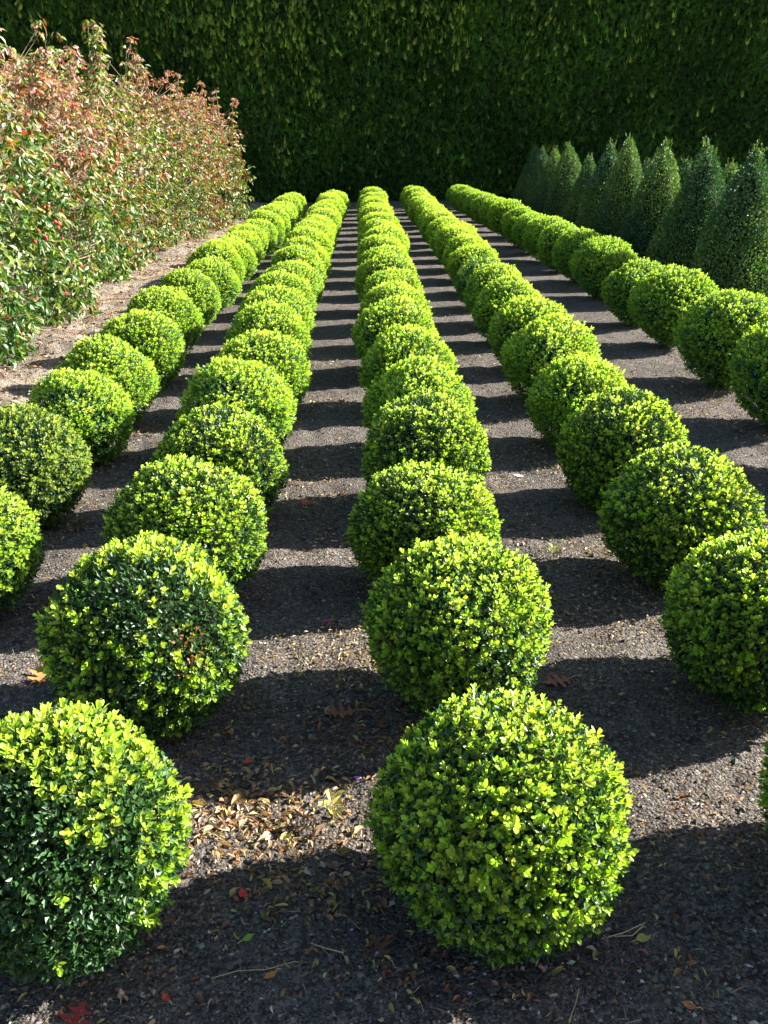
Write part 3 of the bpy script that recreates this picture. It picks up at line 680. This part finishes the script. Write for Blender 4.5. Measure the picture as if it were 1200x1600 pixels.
DRYC = np.array([(.34, .23, .13), (.42, .31, .17), (.26, .14, .07), (.40, .34, .11), (.22, .25, .07), (.14, .09, .06), (.46, .37, .26), (.30, .12, .06)])
def litter():
    g = Geo()
    xs_, ys_, sc_, pl_ = [], [], [], []
    def put(x, y, s, pl):
        xs_.append(x); ys_.append(y); sc_.append(s * np.ones(len(x))); pl_.append(pl)
    n = 17000
    y = 1.15 + (rng.random(n) ** 1.6) * 8; x = rng.uniform(-3.6, 3.6, n)
    put(x, y, rng.gamma(4, .0026, n).clip(.004, .02), rng.choice(8, n, p=[.22, .10, .18, .05, .05, .28, .07, .05]))
    for (cx, cy, sx_, sy_, cnt, s, pal) in (
            (-.34, 2.02, .10, .09, 420, .026, [0, 1, 6, 3, 0, 2]), (-.10, 1.98, .11, .09, 170, .022, [0, 1, 3, 2]), (-.08, 2.82, .13, .14, 520, .015, [0, 1, 3, 6]),
            (-.02, 2.33, .12, .09, 320, .019, [2, 2, 7, 0, 5]), (-.15, 1.72, .10, .06, 150, .024, [3, 4, 2, 2]), (-.22, 3.95, .10, .22, 300, .014, [3, 1, 4, 0]),
            (.72, 3.0, .22, .25, 420, .013, [3, 1, 0, 6]), (.85, 1.98, .16, .10, 240, .016, [0, 6, 2, 1]), (.62, 1.52, .14, .06, 120, .018, [2, 7, 5, 3]),
            (.05, 1.50, .14, .05, 150, .018, [2, 7, 5, 3]), (-.55, 1.46, .16, .06, 90, .016, [2, 5, 0]), (.85, 3.75, .15, .2, 160, .014, [3, 4, 0]), (-1.2, 3.9, .1, .2, 110, .014, [3, 4, 5]),
            (-.28, 1.85, .18, .05, 150, .018, [0, 2, 6])):
        put(rng.normal(cx, sx_, cnt), rng.normal(cy, sy_, cnt), s * rng.uniform(.5, 1.25, cnt), rng.choice(pal, cnt))
    for kk in measured:                      # leaves caught round the foot of each ball
        for (bx, by, br) in measured[kk]:
            if by > 7: continue
            cnt = 170; a = rng.uniform(0, 6.28, cnt); rr = br * rng.normal(.85, .16, cnt)
            put(bx + rr * np.cos(a), by + rr * np.sin(a), .017 * rng.uniform(.5, 1.3, cnt), rng.choice([0, 2, 5, 3, 7, 6], cnt))
    for _ in range(80):
        cx, cy = rng.uniform(-2.2, 2.4), rng.uniform(1.5, 7.5); cnt = int(rng.uniform(30, 170))
        put(rng.normal(cx, .12, cnt), rng.normal(cy, .10, cnt), .015 * rng.uniform(.5, 1.4, cnt), rng.choice([0, 3, 1, 2, 5], cnt))
    # thin drift on the sandy strip and under the shrubs
    n = 15000
    y = rng.uniform(5, 20, n); x = -1.75 - 1.9 * rng.random(n) ** .8
    put(x, y, rng.uniform(.015, .045, n), rng.choice([0, 1, 6, 2, 7, 5], n))
    x = np.concatenate(xs_); y = np.concatenate(ys_); s = np.concatenate(sc_); pl = np.concatenate(pl_)
    k = inview(x, y, .3) & free_of_balls(x, y, -.02); x, y, s, pl = x[k], y[k], s[k], pl[k]; n = len(x)
    z = ground_z(x, y) + .0035 + rng.uniform(0, .006, n) * (s > .012)
    a = rng.uniform(0, 6.28, n)
    D = np.stack([np.cos(a), np.sin(a), rng.normal(0, .35, n)], 1); N = unit(np.stack([rng.normal(0, .6, n), rng.normal(0, .6, n), np.ones(n)], 1))
    c = DRYC[pl] * rng.normal(.95, .25, (n, 1)).clip(.35, 1.5)
    s = s * rng.uniform(.6, 1.35, n); P = np.stack([x, y, z], 1); wd = s * rng.uniform(.18, .58, n); cc = np.hstack([c, rng.random((n, 1)) * .5])
    curled = T_DROOP[0] * np.array([1, 1, 2.2], np.float32) + np.array([[0, 0, .0]], np.float32)
    folded = T_HI[0] * np.array([.8, 1, 3.4], np.float32)
    kind = rng.integers(0, 3, n)
    for q_, tp in enumerate(((curled, T_PT), (folded, T_HI[1]), T_HI)):
        m_ = kind == q_; leaves(g, P[m_] + np.array([0, 0, .004 if q_ == 0 else 0]) * (s[m_] > .012)[:, None], D[m_], N[m_], s[m_], wd[m_], cc[m_], tp)
    # needles and bits of stalk
    m = 2600
    y = 1.15 + (rng.random(m) ** 1.5) * 5; x = rng.uniform(-2.4, 2.4, m); k = inview(x, y) & free_of_balls(x, y); x, y = x[k], y[k]; m = len(x)
    a = rng.uniform(0, 6.28, m); D = np.stack([np.cos(a), np.sin(a), rng.normal(0, .08, m)], 1)
    leaves(g, np.stack([x, y, ground_z(x, y) + .006], 1), D, np.tile(np.array([[0, 0, 1.0]]), (m, 1)), rng.gamma(3, .011, m).clip(.01, .09), .0016, np.hstack([jitter_cols(m, (.34, .24, .14), .3), np.zeros((m, 1))]), T_FINGER)
    tag(g.build('leaf_litter', M_DRY), 'thin scatter of small dry leaves and stalks on the dark soil', 'leaf litter', kind='stuff')
litter()

def outline_leaf(name, x, y, rz, size, pts, col, label, cat='leaf', curl=.12, stalk=.4, group=None):
    """a single fallen leaf from its half outline: (along, half width) pairs, blade curled, stalk as a part"""
    h = gz(x, y) + .006
    root = empty(name, (x, y, h), rz); tag(root, label, cat, group)
    g = Geo(); pts = np.array(pts, float) * size; n = len(pts)
    L = pts[:, 0].max()
    def zc(a, b): return curl * size * ((a / L - .4) ** 2 * 1.2 + (b / L) ** 2 * 2.2) + .0015 * np.sin(a * 300 + b * 190)
    mid = np.stack([np.zeros(n), pts[:, 0], zc(pts[:, 0], 0 * pts[:, 0])], 1)
    V = [mid]
    for s in (-1, 1):
        b = pts[:, 1]; V.append(np.stack([s * b * .5, pts[:, 0], zc(pts[:, 0], b * .5)], 1)); V.append(np.stack([s * b, pts[:, 0], zc(pts[:, 0], b)], 1))
    V = np.concatenate(V); i = np.arange(n - 1)
    polys = []
    for o1, o2, fl in ((0, 1, 1), (1, 2, 1), (0, 3, 0), (3, 4, 0)):
        q = np.stack([i + o1 * n, i + 1 + o1 * n, i + 1 + o2 * n, i + o2 * n], 1); polys.append(q if fl else q[:, ::-1])
    cc = np.clip(np.array(col)[None] * rng.normal(1, .10, (len(V), 1)), .01, .9)
    g.add(V, polys, np.hstack([cc, np.full((len(V), 1), .4)])); g.build('blade', M_DRY, root, smooth=True)
    t = Geo(); tube(t, [(0, 0.02 * size, .001), (.05 * size, -stalk * .5 * size, .004), (.0, -stalk * size, .001)], [.0012, .001, .0008], 5); t.build('stalk', M_STRAW, root)
    return root
OAK = [(0, .0), (.05, .04), (.15, .06), (.20, .26), (.25, .30), (.29, .10), (.37, .07), (.43, .34), (.47, .50), (.52, .42), (.54, .14), (.62, .08), (.68, .28), (.74, .38), (.77, .18), (.80, .08), (.90, .12), (1.0, .0)]
PLAIN = [(0, .0), (.1, .12), (.25, .24), (.45, .30), (.65, .25), (.85, .11), (1, 0)]
outline_leaf('oak_leaf', -.60, 1.365, -.35, .085, OAK, (.36, .06, .05), 'large lobed red oak leaf on the dark soil in the bottom left corner')
outline_leaf('oak_leaf', .045, 1.535, .5, .075, OAK, (.14, .07, .04), 'brown lobed oak leaf in the shade just left of the largest ball')
outline_leaf('oak_leaf', .66, 2.60, 1.9, .10, OAK, (.22, .09, .05), 'reddish brown lobed oak leaf behind the largest ball, between the middle and fourth rows')
outline_leaf('oak_leaf', -1.17, 2.70, 1.3, .12, OAK, (.50, .20, .07), 'orange lobed leaf on sunlit soil at the left edge, left one of a pair')
outline_leaf('oak_leaf', -1.06, 2.64, -.4, .13, OAK, (.52, .21, .07), 'orange lobed leaf on sunlit soil beside the patchy ball, right one of a pair')
outline_leaf('oak_leaf', -.02, 2.44, 1.7, .10, OAK, (.26, .10, .05), 'curled russet leaf in shade between the second ball pair', curl=.3)
outline_leaf('oak_leaf', -.22, 4.12, .9, .09, OAK, (.36, .10, .04), 'small russet lobed leaf in shade left of the middle row, well up the path')
outline_leaf('oak_leaf', -1.43, 7.62 - .5, .9, .16, OAK, (.28, .05, .03), 'dark red lobed leaf in shade between the two left rows', curl=.25)
outline_leaf('fallen_leaf', -.315, 2.245, 2.4, .036, PLAIN, (.60, .06, .025), 'bright red leaf in shade above the heap of tan leaves', curl=.3)
outline_leaf('fallen_leaf', -.278, 1.71, .4, .032, PLAIN, (.60, .05, .03), 'bright red leaf in shade below the heap of tan leaves', curl=.2)
outline_leaf('fallen_leaf', -.115, 3.0, 1.9, .034, PLAIN, (.40, .03, .22), 'magenta petal on shaded soil between second and middle rows', 'petal', curl=.3)
outline_leaf('fallen_leaf', -.008, 2.14, 1.2, .024, PLAIN, (.42, .22, .50), 'small lilac petal at the edge of the shade left of the largest ball', 'petal')
outline_leaf('fallen_leaf', -.27, 1.585, -.9, .030, PLAIN, (.16, .34, .05), 'small fresh green leaf on dark soil below the red leaf')
outline_leaf('fallen_leaf', -.105, 2.43, .2, .042, PLAIN, (.42, .33, .06), 'long yellow leaf in shade beside the russet curled leaf')
outline_leaf('fallen_leaf', -.19, 1.50, 2.2, .030, PLAIN, (.48, .21, .05), 'orange brown leaf low in the picture between the two nearest balls')
outline_leaf('fallen_leaf', -.50, 1.44, .2, .026, PLAIN, (.52, .33, .25), 'pale pinkish leaf right of the large red oak leaf')
outline_leaf('fallen_leaf', .66, 1.385, 1.1, .032, PLAIN, (.40, .18, .05), 'ochre leaf on dark soil near the bottom right corner')
outline_leaf('fallen_leaf', .82, 4.54, 1.1, .06, PLAIN, (.50, .52, .50), 'pale grey leaf in shade between middle and fourth rows', curl=.3)
outline_leaf('fallen_leaf', .585, 1.56, -1.2, .040, PLAIN, (.40, .36, .08), 'yellowish leaf beside the forked straw, right of the largest ball')
outline_leaf('fallen_leaf', -.40, 1.43, .7, .026, PLAIN, (.50, .06, .03), 'tiny red leaf on dark soil right of the large red oak leaf')
def stalk(x, y, segs, rad, label, name='straw_stalk', m=M_STRAW):
    root = Geo(); h = gz(x, y) + .006
    for s in segs: tube(root, [(a, b, h * 0 + c) for a, b, c in s], rad, 5)
    o = root.build(name, m); o.location = (x, y, h); tag(o, label, 'stalk'); return o
stalk(.56, 1.575, [[(-.05, -.01, .004), (0, .0, .010), (.055, .022, .016)], [(-.02, -.004, .004), (.02, -.004, .006), (.05, .018, .012)]], .0014, 'forked pale straw lying right of the largest ball')
stalk(-.24, 1.50, [[(-.08, -.014, .003), (-.03, 0, .006), (.03, .004, .004), (.09, .02, .008)]], .0009, 'long thin pale stalk on dark soil between the two nearest balls')
stalk(-.58, 1.50, [[(-.05, -.02, .004), (0, 0, .012), (.05, .03, .02)], [(-.01, 0, .004), (-.01, .03, .012), (-.004, .055, .02)]], .0011, 'crossed dry stalks above the large red oak leaf')
stalk(-.09, 1.555, [[(-.03, .02, .003), (0, 0, .010), (.04, -.012, .008)]], .0013, 'short white stalk low in the picture, left of the brown oak leaf')
stalk(.42, 1.40, [[(-.02, -.035, .004), (0, 0, .006), (.012, .03, .01)]], .0009, 'reddish thin twig on the soil below the largest ball')
# seedlings on the path
def seedling(x, y, h, n, leaf, col, label):
    root = empty('seedling', (x, y, gz(x, y))); tag(root, label, 'seedling')
    s = Geo(); tube(s, [(0, 0, -.01), (.004, 0, h * .5), (0, .004, h)], [.002, .0016, .001], 5); s.build('stem', M_STRAW, root)
    g = Geo(); k = np.arange(n); a = k * 2.4
    P = np.stack([0 * a, 0 * a, h * (.3 + .7 * k / n)], 1); D = np.stack([np.cos(a), np.sin(a), .5 + 0 * a], 1)
    leaves(g, P, D, np.tile(np.array([[0, 0, 1.0]]), (n, 1)), leaf, leaf * .45, np.hstack([jitter_cols(n, col), np.full((n, 1), .6)]), T_HI); g.build('foliage', M_DOG, root)
seedling(-.085, 1.985, .075, 9, .040, (.30, .30, .08), 'small yellowish seedling in the sun left of the largest ball')
seedling(-1.24, 3.86, .05, 14, .035, (.09, .12, .03), 'small dark weed tuft between the two left rows')
seedling(.78, 3.55, .05, 10, .030, (.26, .28, .06), 'low yellow green weed on the path between middle and fourth rows')
